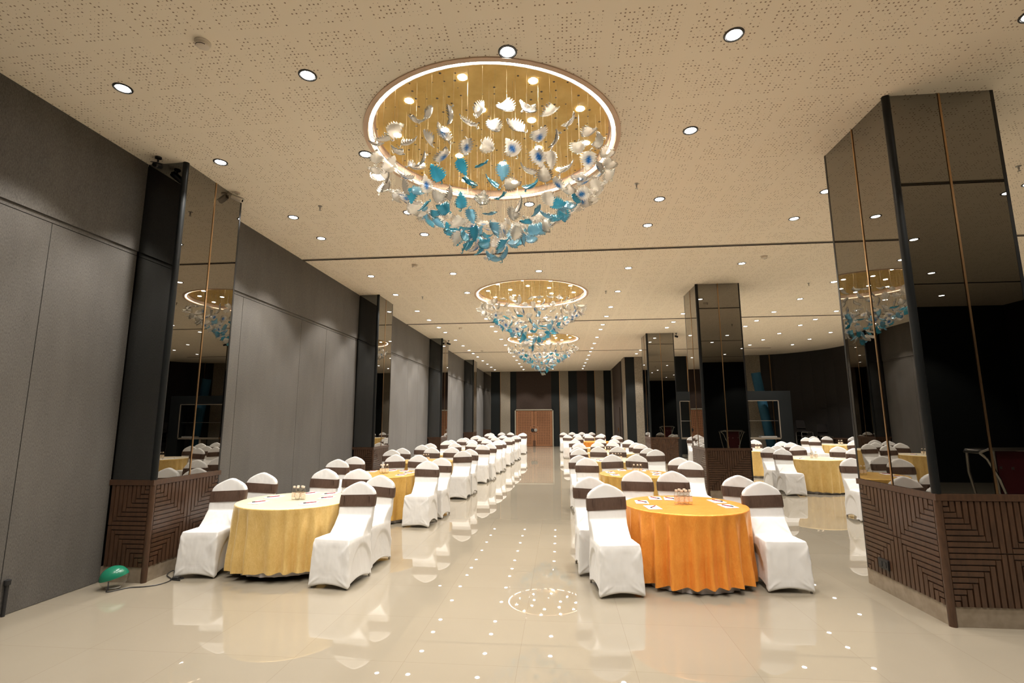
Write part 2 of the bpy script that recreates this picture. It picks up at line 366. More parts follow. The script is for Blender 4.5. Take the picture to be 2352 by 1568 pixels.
# ------------------------------------------------------------------ mirrored pillars
def wainscot_mesh(w, h, n=9, sides=(-1, 1)):
    mb = MB(); mb.box(-w/2, w/2, 0, .02, 0, h)                       # faces -y, x along the face
    for sx in sides:
        for sz in (-1, 1):
            a, b = (w/2 if len(sides) == 2 else w), h/2; x_out = -w/2; du, dv = a/n, b/n
            for k in range(n):
                u0, u1, v0, v1 = k*du + .08*du, (k+1)*du - .06*du, k*dv + .08*dv, (k+1)*dv - .06*dv
                X = lambda u: -sx*(x_out + u) if len(sides) == 1 else sx*(-a + u); Z = lambda v: h/2 + sz*(-b + v)
                def bar(p0, p1, q0, q1):
                    x0, x1 = sorted((X(p0), X(p1))); z0, z1 = sorted((Z(q0), Z(q1)))
                    c = .0035; f = [(x0,.0,z0),(x1,.0,z0),(x1,.0,z1),(x0,.0,z1)]; g = [(x0+c,-.014,z0+c),(x1-c,-.014,z0+c),(x1-c,-.014,z1-c),(x0+c,-.014,z1-c)]
                    mb.hull8(f, g)
                bar(u0, u1, 0, v1); bar(0, u0, v0, v1)
    return mb
PL = .155
def pillar(cx, cy, wx, wy, faces, label, posts, outlet=False):
    p = thing('mirrored_pillar', label, 'pillar', (cx, cy, 0), 0, None, 'structure')
    box_obj('core', (-wx/2+.022, wx/2-.022, -wy/2+.022, wy/2-.022, 0, H), M['gap'], p)
    mb = MB(); mb.box(-wx/2-.004, wx/2+.004, -wy/2-.004, wy/2+.004, 0, PL); obj('plinth', mb, M['plinth'], p)
    mb = MB(); mb.box(-wx/2-.018, wx/2+.018, -wy/2-.018, wy/2+.018, ZW-.055, ZW); obj('cap_rail', mb, M['wood'], p)
    for f in faces:
        w, dist, rz = (wx, wy/2, {'front': 0, 'back': PI}[f]) if f in ('front','back') else (wy, wx/2, {'left': -PI/2, 'right': PI/2}[f])
        rot = Matrix.Rotation(rz, 4, 'Z')
        def place(o):
            o.rotation_euler = (0, 0, rz); v = rot @ Vector((0, -dist, 0)); o.location = (v.x, v.y, 0); return o
        half = {('front'): (1,), ('back'): (-1,)}.get(f) if wx < .7 else None; key = (round(w, 3), half)
        if key not in WM: WM[key] = wainscot_mesh(w-.06, ZW-.055-PL, 9, half or (-1, 1)).mesh('wainscot', M['wood'])
        o = put('wainscot', WM[key], p); place(o); o.location.z = PL
        if f == 'front' and wx < .7:
            place(obj('mirror_panel', MB().box(-w/2+.018, w/2-.018, 0, .02, ZW+.002, H-.002), M['greymirror'], p)); continue
        for s in (-1, 1):
            mb = MB(); x0, x1 = sorted((s*.012, s*(w/2-.018))); mb.box(x0, x1, 0, .02, ZW+.002, H-.002); place(obj('mirror_panel', mb, M['mirror'], p))
        place(obj('copper_strip', MB().box(-.009, .009, -.006, .016, ZW+.002, H-.002), M['copper'], p))
    for sx, sy, rr in posts:
        x, y = sx*(wx/2-.012), sy*(wy/2-.012)
        if rr:
            obj('corner_guard', MB().lathe([(.034, ZW), (.034, H)], 14, (x, y, 0)), M['post'], p, True)
            mb = MB(); mb.lathe([(.03, 0), (.03, ZW-.05)], 14, (x, y, 0)); obj('corner_bead', mb, M['wood'], p, True)
        else:
            obj('corner_edge', MB().box(x-.014, x+.014, y-.014, y+.014, PL, H), M['edge'], p)
    return p
WM = {}
nth = ['nearest', 'second', 'third', 'fourth']
for k, y in enumerate(LP):
    pillar((XL+XPL)/2, y+DL/2, XPL-XL, DL, ['front','right','back'], 'bronze mirrored half pillar on the grey wall, %s from camera' % nth[k], [(1,-1,1),(1,1,0)])
for k, y in enumerate(RP):
    p = pillar((XPR+XPR2)/2, y+DR/2, XPR2-XPR, DR, ['front','left','back','right'], 'free-standing bronze mirrored pillar with carved wood base, %s from camera' % nth[k], [(-1,-1,1),(1,-1,0),(-1,1,0),(1,1,0)])
    if k == 0:
        mb = MB(); mb.box(-.022, 0, -.075, .075, -.045, .045); mb.box(-.026, -.02, -.05, -.012, -.025, .025); mb.box(-.026, -.02, .012, .05, -.025, .025)
        o = obj('power_outlet', mb, M['plasticdark'], p); o.location = (-(XPR2-XPR)/2-.01, 5.47-(y+DR/2), .27)

# ------------------------------------------------------------------ chandeliers
def leaf_mesh(kind, seed):
    rr = random.Random(seed); n = 7; Ln = .152*rr.uniform(.92, 1.12); Wd = Ln*rr.uniform(.40, .50)
    cup = rr.uniform(.3, .8); tw = rr.uniform(-.5, .5); th = .006
    def P(t, x):
        return (x, (t-.5)*Ln, cup*(abs(x)**1.6)*3.2 + .9*cup*(t-.45)**2*Ln + tw*x*(t-.5))
    side = [(0, .25*Wd)]
    for i in range(n):
        t = (i+.5)/n; w = Wd*(math.sin(PI*min(1, t*.78+.2))**.7)*(1-.1*t)
        side += [(t-.16/n, w*.74), (t+.30/n, w*1.22)]
    vs = []; fs = []; core = []
    rows = [[(t, -w), (t, -w*.62), (t, -w*.3), (t, 0), (t, w*.3), (t, w*.62), (t, w)] for t, w in side]
    rows.append([(1.14, q*.002) for q in (-1.5,-1,-.5,0,.5,1,1.5)]); nc = 7; m1 = len(rows)*nc
    for lay in (0, 1):
        o = len(vs)
        for ri, row in enumerate(rows):
            for ci, (t, x) in enumerate(row):
                p = P(t, x); ridge = .0035*((ri % 2)*2-1)*(1 if ci not in (3,) else 0)
                vs.append((p[0], p[1], p[2] + ridge + (th if lay else 0)))
                e = ((t-.52)/.30)**2 + (x/(Wd*.42))**2; core.append(max(0, min(1, 1.5*(1-e))) if kind == 'centre' else 0)
        for i in range(len(rows)-1):
            for j in range(nc-1):
                f = (o+i*nc+j, o+i*nc+j+1, o+(i+1)*nc+j+1, o+(i+1)*nc+j); fs.append(f if lay else f[::-1])
    loop = [i*nc for i in range(len(rows))] + [(len(rows)-1)*nc+j for j in range(1, nc-1)] + [i*nc+nc-1 for i in range(len(rows)-1, -1, -1)] + list(range(nc-2, 0, -1))
    for i in range(len(loop)):
        a, b = loop[i], loop[(i+1) % len(loop)]; fs.append((a, b, b+m1, a+m1))
    mb = MB(); mb.v = vs; mb.f = fs; mb.m = [0]*len(fs)
    mb.tube([P(.02,0), (.004, -Ln*.60, .0), (.014, -Ln*.68, .012), (.028, -Ln*.64, .02)], [.006,.0055,.005,.004], 6)
    me = mb.mesh('glass_leaf', M[kind], 'all'); core += [0]*(len(mb.v)-len(core))
    at = me.attributes.new('core', 'FLOAT', 'POINT'); at.data.foreach_set('value', core)
    return me
LEAF = {k: [leaf_mesh(k, 31*i + len(k)) for i in range(3)] for k in ('clear','centre','teal','sky')}
def chandelier(ci, cx, cy):
    lab = ['nearest and largest of the three glass leaf chandeliers, on gold round canopy', 'middle of the three glass leaf chandeliers, on gold round canopy', 'farthest of the three glass leaf chandeliers, near the end wall'][ci]
    c = thing('leaf_chandelier', lab, 'chandelier', (cx, cy, H), 0, 'glass leaf chandeliers over the aisle')
    rr = random.Random(5 + ci)
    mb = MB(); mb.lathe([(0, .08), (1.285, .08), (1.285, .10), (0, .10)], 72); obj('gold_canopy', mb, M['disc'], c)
    mb = MB(); mb.loft([[(r_*math.cos(t*2*PI/72), r_*math.sin(t*2*PI/72), z) for t in range(72)] for r_, z in ((1.40,0),(1.40,-.012),(1.352,-.012),(1.352,.03),(1.34,.03),(1.34,.12),(1.275,.12),(1.275,.078),(1.295,.078),(1.295,.004),(1.306,.0),(1.306,.04))], False)
    obj('canopy_rim', mb, M['canrim'], c, True)
    mb = MB(); mb.loft([[(r_*math.cos(t*2*PI/96), r_*math.sin(t*2*PI/96), z) for t in range(96)] for r_, z in ((1.308,.012),(1.350,.012),(1.350,.028),(1.308,.028),(1.308,.012))], False)
    obj('led_ring', mb, M['led'], c, True)
    lamps = [(1.06, k*36+10) for k in range(10)] + [(.55, k*60+25) for k in range(6)]
    lm = MB().lathe([(0,0),(.042,0),(.042,.001),(0,.001)], 20).mesh('canopy_lamp', M['canlamp'])
    for r_, a in lamps: put('canopy_lamp', lm, c, (r_*math.cos(rad(a)), r_*math.sin(rad(a)), .0785))
    NR = 10; spots = []
    for k in range(NR):
        f = k/(NR-1); r_ = 1.25*(1-f) + .03; z = -.40 - .93*f
        cnt = max(2, round(2*PI*r_/.215)); off = rr.uniform(0, 6)
        for i in range(cnt):
            a = off + i*2*PI/cnt + rr.uniform(-.35, .35)/cnt*2
            q = r_ + rr.uniform(-.03, .03)
            if k == 0: kind = 'clear'
            elif k < 3: kind = rr.choice(['centre','clear','clear','centre','clear'])
            elif k < 5: kind = rr.choice(['centre','teal','clear','teal','sky','clear'])
            else: kind = rr.choice(['teal','sky','sky','teal','sky','clear','clear','centre'])
            spots.append((q*math.cos(a), q*math.sin(a), z + rr.uniform(-.035, .035), kind, k))
    spots.sort(key=lambda s: (s[1] + s[2]*.8) if ci == 0 else s[1])          # nearest first
    wires = MB(); rest = []
    for i, (x, y, z, kind, k) in enumerate(spots):
        me = LEAF[kind][rr.randrange(3)]
        rot = Matrix.Rotation(rr.uniform(0, 2*PI), 4, 'Z') @ Matrix.Rotation(rr.gauss(0, .75), 4, 'X') @ Matrix.Rotation(rr.gauss(0, .75), 4, 'Y')
        wires.tube([(x, y, z), (x, y, .081)], .0009, 3, False)
        if i < 100:
            o = put('glass_leaf', me, c); o.matrix_local = Matrix.Translation((x, y, z)) @ rot
            if kind != 'clear': o['label'] = {'centre': 'clear leaf with blue centre', 'teal': 'teal glass leaf', 'sky': 'pale blue glass leaf'}[kind]
        else: rest.append((me, Matrix.Translation((x, y, z)) @ rot))
    obj('hanging_wires', wires, M['wire'], c)
    mats = [M['clear'], M['teal'], M['sky'], M['centre']]; mb = MB(); core = []; ix = {m.name: i for i, m in enumerate(mats)}
    for me, mx in rest:
        o = len(mb.v); mb.v += [tuple(mx @ v.co) for v in me.vertices]; core += [q.value for q in me.attributes['core'].data]
        for p in me.polygons: mb.f.append(tuple(i+o for i in p.vertices)); mb.m.append(ix[me.materials[p.material_index].name])
    o = obj('glass_leaves', mb, mats, c, 'all'); o['kind'] = 'stuff'; at = o.data.attributes.new('core', 'FLOAT', 'POINT'); at.data.foreach_set('value', core)
for i, (x, y) in enumerate(CHAND): chandelier(i, x, y)

# ------------------------------------------------------------------ downlights
A = [3.85,5.2,6.85,7.75,10.02,11.64,13.53,14.83,16.1,17.06,18.8,20.33,21.75,22.8,24.1,25.75,27.4,29.0,30.65]
C_ = [3.74,6.75,10.03,14.83,16.1,20.2,22.8,24.1,25.75,27.4,29.0,30.6]
D_ = [3.73,5.08,6.77,7.73,10.01,11.9,13.6,14.87,16.2,17.08,18.74,20.28,21.66,22.8,24.1,25.75,27.4,29.0,30.6]
COLS = [(-3.96, A, 'row nearest the grey wall'), (-2.18, A, 'second row from the grey wall'), (-.38, C_, 'row between the chandeliers'),
        (1.44, D_, 'row beside the free pillars'), (3.64, [3.75,6.75,7.69,9.94,13.5,14.74,16.0,17.0,20.3,21.6,22.62,23.84], 'row in line with the free pillars'),
        (6.2, [4.0,6.8,9.9,11.57,13.19,14.78,16.08,17.05,18.7,21.5], 'first row beyond the free pillars'),
        (7.95, [4.0,6.8,9.9,11.6,13.3,14.87,16.07,17.06,18.67,20.13,21.53], 'second row beyond the free pillars'),
        (9.7, [6.8,10.0,11.6,13.3,14.9,16.0,17.0,18.65,20.18,21.63], 'third row beyond the free pillars')]
BEHIND = [(-3.96,2.2),(-2.18,2.2),(-.38,2.2),(1.44,2.2),(3.64,2.0),(6.15,2.3),(-3.96,.6),(1.44,.6),(6.12,.5),(8.0,.3),(7.9,-1.7),(9.6,-3.85)]  # unseen second pair on wall and aisle rows added to brighten near ceiling
SPOT = 168.
trim_me = MB().loft([[(r_*math.cos(t*2*PI/24), r_*math.sin(t*2*PI/24), z) for t in range(24)] for r_, z in ((.080,0),(.078,-.007),(.066,-.009),(.062,-.003),(.062,0))], False).mesh('trim_ring', M['trim'], True)
rim_me = MB().loft([[(r_*math.cos(t*2*PI/24), r_*math.sin(t*2*PI/24), z) for t in range(24)] for r_, z in ((.062,-.003),(.061,-.006),(.058,-.004),(.058,-.001))], False).mesh('inner_rim', M['trimgrey'], True)
lens_me = MB().lathe([(0,-.003),(.058,-.003),(.058,0),(0,0)], 24).mesh('lens', M['lens'])
ld = bpy.data.lights.new('downlight_beam', 'SPOT'); ld.energy = SPOT; ld.color = (1, .95, .885); ld.spot_size = rad(94); ld.spot_blend = .38; ld.shadow_soft_size = .045
def downlight(x, y, label):
    t = thing('recessed_downlight', label, 'downlight', (x, y, H), 0, 'recessed ceiling downlights')
    put('trim_ring', trim_me, t); put('inner_rim', rim_me, t); put('lens', lens_me, t)
    l = bpy.data.objects.new('downlight_beam', ld); COL.objects.link(l); l.parent = t; l.location = (0, 0, -.02)
for x, ys, what in COLS:
    for i, y in enumerate(ys): downlight(x, y, 'black-rimmed round downlight, %s from the camera in %s' % (ORD[i], what))
for i, (x, y) in enumerate(BEHIND): downlight(x, y, 'round ceiling downlight over the near end, behind the viewpoint')

# smoke detectors, sprinklers, cameras
sd = MB().lathe([(0,-.045),(.032,-.045),(.05,-.036),(.055,-.012),(.06,-.010),(.06,0),(0,0)], 24); sdm = sd.mesh('detector_body', M['plastic'], True)
slot = MB(); slot.loft([[(r_*math.cos(t*PI/12), r_*math.sin(t*PI/12), z) for t in range(-4, 5)] for r_, z in ((.045,-.041),(.047,-.041),(.047,-.037),(.045,-.037))], False, closed=False); slm = slot.mesh('vent_slot', M['gap'])
for (x, y), lab in zip([(-2.83,3.39),(-2.81,9.35),(3.9,9.52),(-3.25,16.21),(-3.41,21.9)],
    ['large cream smoke detector on the perforated ceiling nearest the camera','cream smoke detector past the first ceiling track, left of chandelier','cream smoke detector past the first ceiling track, near free pillars','small smoke detector past the second ceiling track','small smoke detector far along the grey wall side']):
    t = thing('smoke_detector', lab, 'smoke detector', (x, y, H), R.uniform(0,6)-2, 'ceiling smoke detectors'); put('detector_body', sdm, t)
    o = put('vent_slot', slm, t); o.scale = (1.1,1.1,1.1); o.rotation_euler.z = -PI/2
sp = MB().lathe([(.03,0),(.03,-.006),(.010,-.008),(.010,-.04),(.006,-.045),(.006,-.06),(.018,-.062),(.018,-.066),(0,-.066)], 12).mesh('sprinkler_head', M['trimgrey'], True)
for (x, y), lab in zip([(-3.37,6.51),(-3.36,11.91),(1.05,6.27),(5.68,11.62),(5.63,6.27),(1.15,11.84)],
    ['small sprinkler head left of the nearest chandelier','small sprinkler head left of the middle chandelier','small sprinkler head right of the nearest chandelier','sprinkler head beyond the free pillars, farther one','sprinkler head beside the nearest free pillar','sprinkler head right of the middle chandelier']):
    tag(put('sprinkler_head', sp, None, (x, y, H+.001)), lab, 'sprinkler', 'ceiling sprinkler heads')
def cctv(x, y, z, yaw, body, lab):
    t = thing('security_camera', lab, 'security camera', (x, y, z), yaw, 'security cameras')
    mb = MB(); mb.lathe([(.035,0),(.035,.02),(0,.02)], 12, (0,0,H-z-.019)); mb.tube([(0,0,H-z-.01),(0,0,.05)], .01, 8); obj('bracket', mb, body, t, True)
    mb = MB(); mb.loft([[(.03*math.cos(a)*q, -.07+dy, .03*math.sin(a)*q) for a in [k*PI/8 for k in range(16)]] for dy, q in ((0,.85),(.005,1),(.13,1),(.14,.8))]); mb.box(-.034,.034,-.09,.07,.028,.034); o = obj('camera_body', mb, body, t, True); o.rotation_euler.x = .35
    mb = MB().lathe([(0,0),(.018,0),(.018,.01),(0,.01)], 12); ln = obj('lens', mb, M['gap'], o, True); ln.location = (0,-.066,0); ln.rotation_euler.x = PI/2
cctv(-4.60, 5.02, 4.60, .3, M['plasticdark'], 'black security camera under ceiling at nearest wall pillar')
cctv(-4.27, 5.98, 4.62, 1.9, M['plastic'], 'white security camera beside the nearest wall pillar mirror')
cctv(-4.25, 18.9, 4.58, 1.5, M['plasticdark'], 'black security camera on the third wall pillar, with trailing cable')
cctv(4.2, 18.15, 4.58, .4, M['plasticdark'], 'tiny black security camera beside the third free pillar')

# ------------------------------------------------------------------ covered chairs
def chair_cover(seed):
    rr = random.Random(seed); mb = MB()
    Bx, By = .222, .262
    mb.hull8([(-Bx,-By,0),(Bx,-By,0),(Bx,By,0),(-Bx,By,0)], [(-.207,-.232,.44),(.207,-.232,.44),(.202,.225,.44),(-.202,.225,.44)])
    mb.hull8([(-.209,-.236,.41),(.209,-.236,.41),(.200,.22,.42),(-.200,.22,.42)], [(-.198,-.222,.478),(.198,-.222,.478),(.196,.215,.468),(-.196,.215,.468)])
    out = [(-.196,.40),(.196,.40),(.203,.60),(.207,.82),(.204,.852),(.194,.878),(.170,.908),(.125,.937),(.08,.959),(.04,.975),(0,.984),(-.04,.975),(-.08,.959),(-.125,.937),(-.170,.908),(-.194,.878),(-.204,.852),(-.207,.82),(-.203,.60)]
    yc = lambda z: .213 + (z-.44)*.205
    th = lambda z: .038 - .012*max(0, (z-.5)/.475)
    fr = [(x, yc(z)-th(z), z) for x, z in out]; bk = [(x, yc(z)+th(z), z) for x, z in out]; n = len(out)
    mb.add(fr + bk, [tuple(range(n-1,-1,-1)), tuple(range(n, 2*n))] + [(i, (i+1)%n, n+(i+1)%n, n+i) for i in range(n)])
    mb.add([(-.195,.06,.468),(-.195,.20,.63),(-.195,.22,.45),(.195,.06,.468),(.195,.20,.63),(.195,.22,.45)], [(0,1,2),(5,4,3),(0,3,4,1),(1,4,5,2),(2,5,3,0)])
    o = put('tmp', mb.mesh('tmp', M['white']))
    rm = o.modifiers.new('r', 'REMESH'); rm.mode = 'VOXEL'; rm.voxel_size = .0105; rm.use_smooth_shade = True
    sm = o.modifiers.new('s', 'SMOOTH'); sm.factor = .5; sm.iterations = 7
    dg = bpy.context.evaluated_depsgraph_get(); me = bpy.data.meshes.new_from_object(o.evaluated_get(dg)); bpy.data.objects.remove(o)
    folds = []
    for s in (-1, 1):                                            # creases fanning from the back corners of the seat
        for k in range(4): folds.append((Vector((s*.2, .19, .475)), Vector((-s*rr.uniform(.25,1), 0, rr.uniform(.25,1))).normalized(), rr.uniform(.12,.24), rr.uniform(.0022,.0045), 'b'))
        for k in range(4): folds.append((Vector((s*.205, -.24, .44)), Vector((-s*rr.uniform(.2,.9), 0, -rr.uniform(.5,1))).normalized(), rr.uniform(.1,.25), rr.uniform(.002,.004), 'f'))
        for k in range(3): folds.append((Vector((s*.21, -.25, .02)), Vector((-s*rr.uniform(.4,1), 0, rr.uniform(.25,1))).normalized(), rr.uniform(.1,.2), rr.uniform(.002,.004), 'f'))
    sst = lambda a, b, x: (lambda t: t*t*(3-2*t))(max(0., min(1., (x-a)/(b-a))))
    off = Vector((seed*3.7, seed*1.3, 0))
    for v in me.vertices:
        p = v.co.copy(); x, y, z = p
        if z < .44 and abs(x) > .15:                              # stretched side panel sits back inside an arc
            e = ((y-.03)/.245)**2 + (z/.40)**2
            p.x -= math.copysign(.017*(1-sst(.72, 1.0, e))*sst(.15, .2, abs(x)), x)
        if z < .44: p.y += -.006*math.sin(PI*min(1, z/.44))*(-1 if y < 0 else 1)*sst(.2,.25,abs(y))*-1
        A_ = min(1., max(0, 1-(y/.252)**2)*1. + .45*max(0, 1-(x/.212)**2))
        w = max(0, 1 - z/.26); p.z += (.012 + .062*A_*(1 + .25*math.sin(seed*2+x*9))) * w*w if z < .26 else 0
        front = y < -.12; back = (z > .46)
        for c, d, ln, amp, tp in folds:
            if (tp == 'f') != (front and z < .46) : continue
            q = Vector((x-c.x, 0, z-c.z)); t = q.dot(d)
            if t < 0 or t > ln*1.2: continue
            perp = q - d*t; wd = .008 + .05*t
            k_ = math.exp(-(perp.length/wd)**2)*math.sin(PI*min(1, t/ln*.9+.1))
            p.y -= amp*k_
        nz = noise.noise(p*7 + off)*.004 + noise.noise(Vector((p.x*22, p.y*22, p.z*9)) + off)*.0014
        p += v.normal*nz
        if z > .8: p.x += .006*math.sin(seed*1.7)*(z-.8)/.17
        v.co = p
    me.materials.clear(); me.materials.append(M['white']); me.name = 'seat_cover'
    me.polygons.foreach_set('use_smooth', [True]*len(me.polygons)); return me
def chair_sash(seed):
    rr = random.Random(seed); mb = MB(); yc = lambda z: .213 + (z-.44)*.205; rings = []
    z0, z1 = .728 + rr.uniform(-.006,.006), .842 + rr.uniform(-.006,.006)
    tilt = rr.uniform(-.012, .012)
    for z, g in ((z0,.0),(z0,.0075),(z0*.7+z1*.3,.0095),(z0*.3+z1*.7,.0095),(z1,.0075),(z1,.0)):
        hw, ht = .2065 + g, .034 + g - .006*max(0,(z-.6)/.3); r_ = .026; ring = []
        for cxs, cys, a0 in ((1,1,0),(-1,1,PI/2),(-1,-1,PI),(1,-1,1.5*PI)):
            for k in range(6):
                a = a0 + k*PI/10; X = cxs*(hw-r_) + r_*math.cos(a); Y = cys*(ht-r_) + r_*math.sin(a)
                ring.append((X, yc(z)+Y, z + tilt*X/.2 + .004*math.sin(X*14+seed)))
        rings.append(ring)
    mb.loft(rings, True)
    for s in (-1, 1):
        x = s*rr.uniform(.145,.165); mb.box(x-.003, x+.003, yc(.78)-.0495, yc(.78)-.036, z0+.012, z1-.012)
    return mb.mesh('sash', M['sash'], True)
foot_me = MB().tube([(0,0,0),(0,0,.035)], .011, 10).mesh('leg', M['foot'], True)
buckle_me = MB().box(-.025,.025,0,.018,-.05,.05).mesh('buckle', M['buckle'])
VAR = []
for sd_ in (1, 2, 3, 4): VAR.append((chair_cover(sd_), chair_sash(sd_)))
PROTO = [None]*4
nchair = 0
def chair(apex, yaw, label, group):
    global nchair
    k = nchair % 4; nchair += 1
    a = rad(yaw); off = Matrix.Rotation(a, 3, 'Z') @ Vector((0, .325, 0)); loc = (apex[0]-off.x, apex[1]-off.y, 0)
    if PROTO[k] is None:
        t = thing('banquet_chair', label, 'chair', loc, a, group)
        put('seat_cover', VAR[k][0], t); s = put('sash', VAR[k][1], t); put('buckle', buckle_me, s, (0, .325, .78))
        for sx in (-1, 1):
            for sy in (-1, 1): put('leg', foot_me, t, (sx*.198, sy*.228, .0005))
        PROTO[k] = (t, tree(t))
    else: copy_tree(PROTO[k][0], PROTO[k][1], loc, a, label, group)

# ------------------------------------------------------------------ tables
def cloth_mesh(seed, r0, hem, nf, m, under=False):
    rr = random.Random(seed); n = 288; mb = MB(); ph = [rr.uniform(0, 2*PI) for _ in range(4)]
    warp = [rr.uniform(.1, .5) for _ in range(4)]
    T = .745 - (.004 if under else 0); r0 = r0 - (.012 if under else 0)
    def fold(a):
        b = a + .05*math.sin(3*a+ph[0]) + .04*math.sin(5*a+ph[1]) + .02*math.sin(9*a+ph[2])
        s = .5+.5*math.sin(nf*b+ph[3]); s2 = .5+.5*math.sin(nf*2.0*b+ph[2]+1)
        return (.75*(s**1.8) + .25*s2)*(.7+.3*math.sin(2*a+ph[1])*math.sin(3*a+ph[0]))
    levels = [(0,'t',.55),(0,'t',.9),(0,'t',.975),(0,'e',.3),(0,'e',.7),(0,'e',1)] + [(k/16,'s',0) for k in range(1, 17)]
    rings = []
    for v, ty, q in levels:
        ring = []
        for i in range(n):
            a = i*2*PI/n
            if ty == 't': r_, z = r0*q, T
            elif ty == 'e': r_, z = r0*.985 + r0*.018*math.sin(q*PI/2), T - .014*(1-math.cos(q*PI/2))
            else:
                amp = .135*v**.6 if not under else .03*v**.6
                r_ = r0*1.004 + (.035*v if not under else .008*v) + amp*(fold(a)-.5) + .006*v*math.sin(2.3*a+9*v+ph[0])
                hz = hem + .012*math.sin(3*a+ph[2]) + .006*math.sin(nf*a+ph[1]) if not under else hem
                z = T - .014 - (T-.014-hz)*v
            ring.append((r_*math.cos(a), r_*math.sin(a), z))
        rings.append(ring)
    rings.insert(0, [(.02*math.cos(i*2*PI/n), .02*math.sin(i*2*PI/n), T) for i in range(n)])
    if under: rings = rings[7:]
    mb.loft(rings, False)
    if not under:
        mb.f.append(tuple(range(n))); mb.m.append(0)
        if m is M['pale']: mb.m = [1 if i < 4*n else 0 for i in range(len(mb.f)-1)] + [1]  # top faces take the painted sheen colour, skirt stays gold
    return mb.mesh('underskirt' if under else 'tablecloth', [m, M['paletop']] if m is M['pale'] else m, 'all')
CL = {}
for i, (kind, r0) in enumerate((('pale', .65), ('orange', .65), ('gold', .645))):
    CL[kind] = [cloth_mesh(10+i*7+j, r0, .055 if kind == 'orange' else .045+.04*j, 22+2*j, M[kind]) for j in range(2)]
UND = cloth_mesh(50, .60, .006, 34, M['under'], True)
UNDS = cloth_mesh(51, .60, .05, 34, M['under'], True)
def table(cx, cy, kind, rz, where, under=True, legs=False):
    cname = {'pale': 'pale gold', 'orange': 'bright orange', 'gold': 'deep gold'}[kind]
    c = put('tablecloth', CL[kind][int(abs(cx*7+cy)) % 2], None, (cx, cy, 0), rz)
    tag(c, '%s satin cloth on the %s' % (cname, where), 'tablecloth', 'satin tablecloths on the round tables')
    put('underskirt', UND if under else UNDS, c)
    if legs:
        t = thing('round_table', 'round banquet table hidden under cloth, %s' % where, 'table', (cx, cy, 0), rz, 'round banquet tables')
        obj('tabletop', MB().lathe([(0,.712),(.62,.712),(.62,.735),(0,.735)], 48), M['tablewood'], t)
        for k in range(4):
            a = PI/4 + k*PI/2; obj('leg', MB().tube([(.42*math.cos(a), .42*math.sin(a), 0), (.36*math.cos(a), .36*math.sin(a), .712)], [.028,.03], 10), M['tablewood'], t, True)
# water bottles
bb = MB().lathe([(0,0),(.021,0),(.0255,.004),(.0255,.018),(.024,.022),(.0255,.026),(.0255,.088),(.0235,.094),(.0255,.10),(.024,.112),(.0145,.13),(.012,.134),(.012,.140),(0,.140)], 20).mesh('bottle_body', M['bottle'], True)
bl = MB().loft([[(.0261*math.cos(t*2*PI/20), .0261*math.sin(t*2*PI/20), z) for t in range(20)] for z in (.03,.084)], False).mesh('wrap_label', M['blabel'], True)
bc = MB().lathe([(0,.134),(.0145,.134),(.0148,.152),(.013,.155),(0,.155)], 16).mesh('cap', M['cap'], True)
BP = [None]
def bottle(x, y, label, group):
    loc = (x, y, .7462)
    if BP[0] is None:
        t = thing('water_bottle', label, 'bottle', loc, 0, group); put('bottle_body', bb, t); put('wrap_label', bl, t); put('cap', bc, t); BP[0] = (t, tree(t))
    else: copy_tree(BP[0][0], BP[0][1], loc, R.uniform(0, 6), label, group)
pad_me = MB().box(-.07,.07,-.11,.11,0,.006).mesh('notepad', M['paper'])
pen_b = MB().tube([(0,-.045,.0052),(0,.066,.0052),(0,.074,.0052)], [.0048,.0048,.002], 8).mesh('barrel', M['pen'], True)
pen_c = MB().tube([(0,-.072,.0056),(0,-.043,.0056)], .0056, 8).mesh('cap', M['pencap'], True)
def pad(x, y, rz, prz, label, group, where):
    tag(put('notepad', pad_me, None, (x, y, .7462), rz), label, 'notepad', group)
    p = thing('ballpoint_pen', label.replace('white notepad,', 'red pen on notepad'), 'pen', (x+R.uniform(-.01,.01), y+R.uniform(-.01,.01), .7523), prz, 'pens on notepads')
    put('barrel', pen_b, p); put('cap', pen_c, p)
def order(pts):                                                   # reading order across the picture
    ang = lambda p: math.atan2(p[0], p[1])
    return sorted(pts, key=ang)

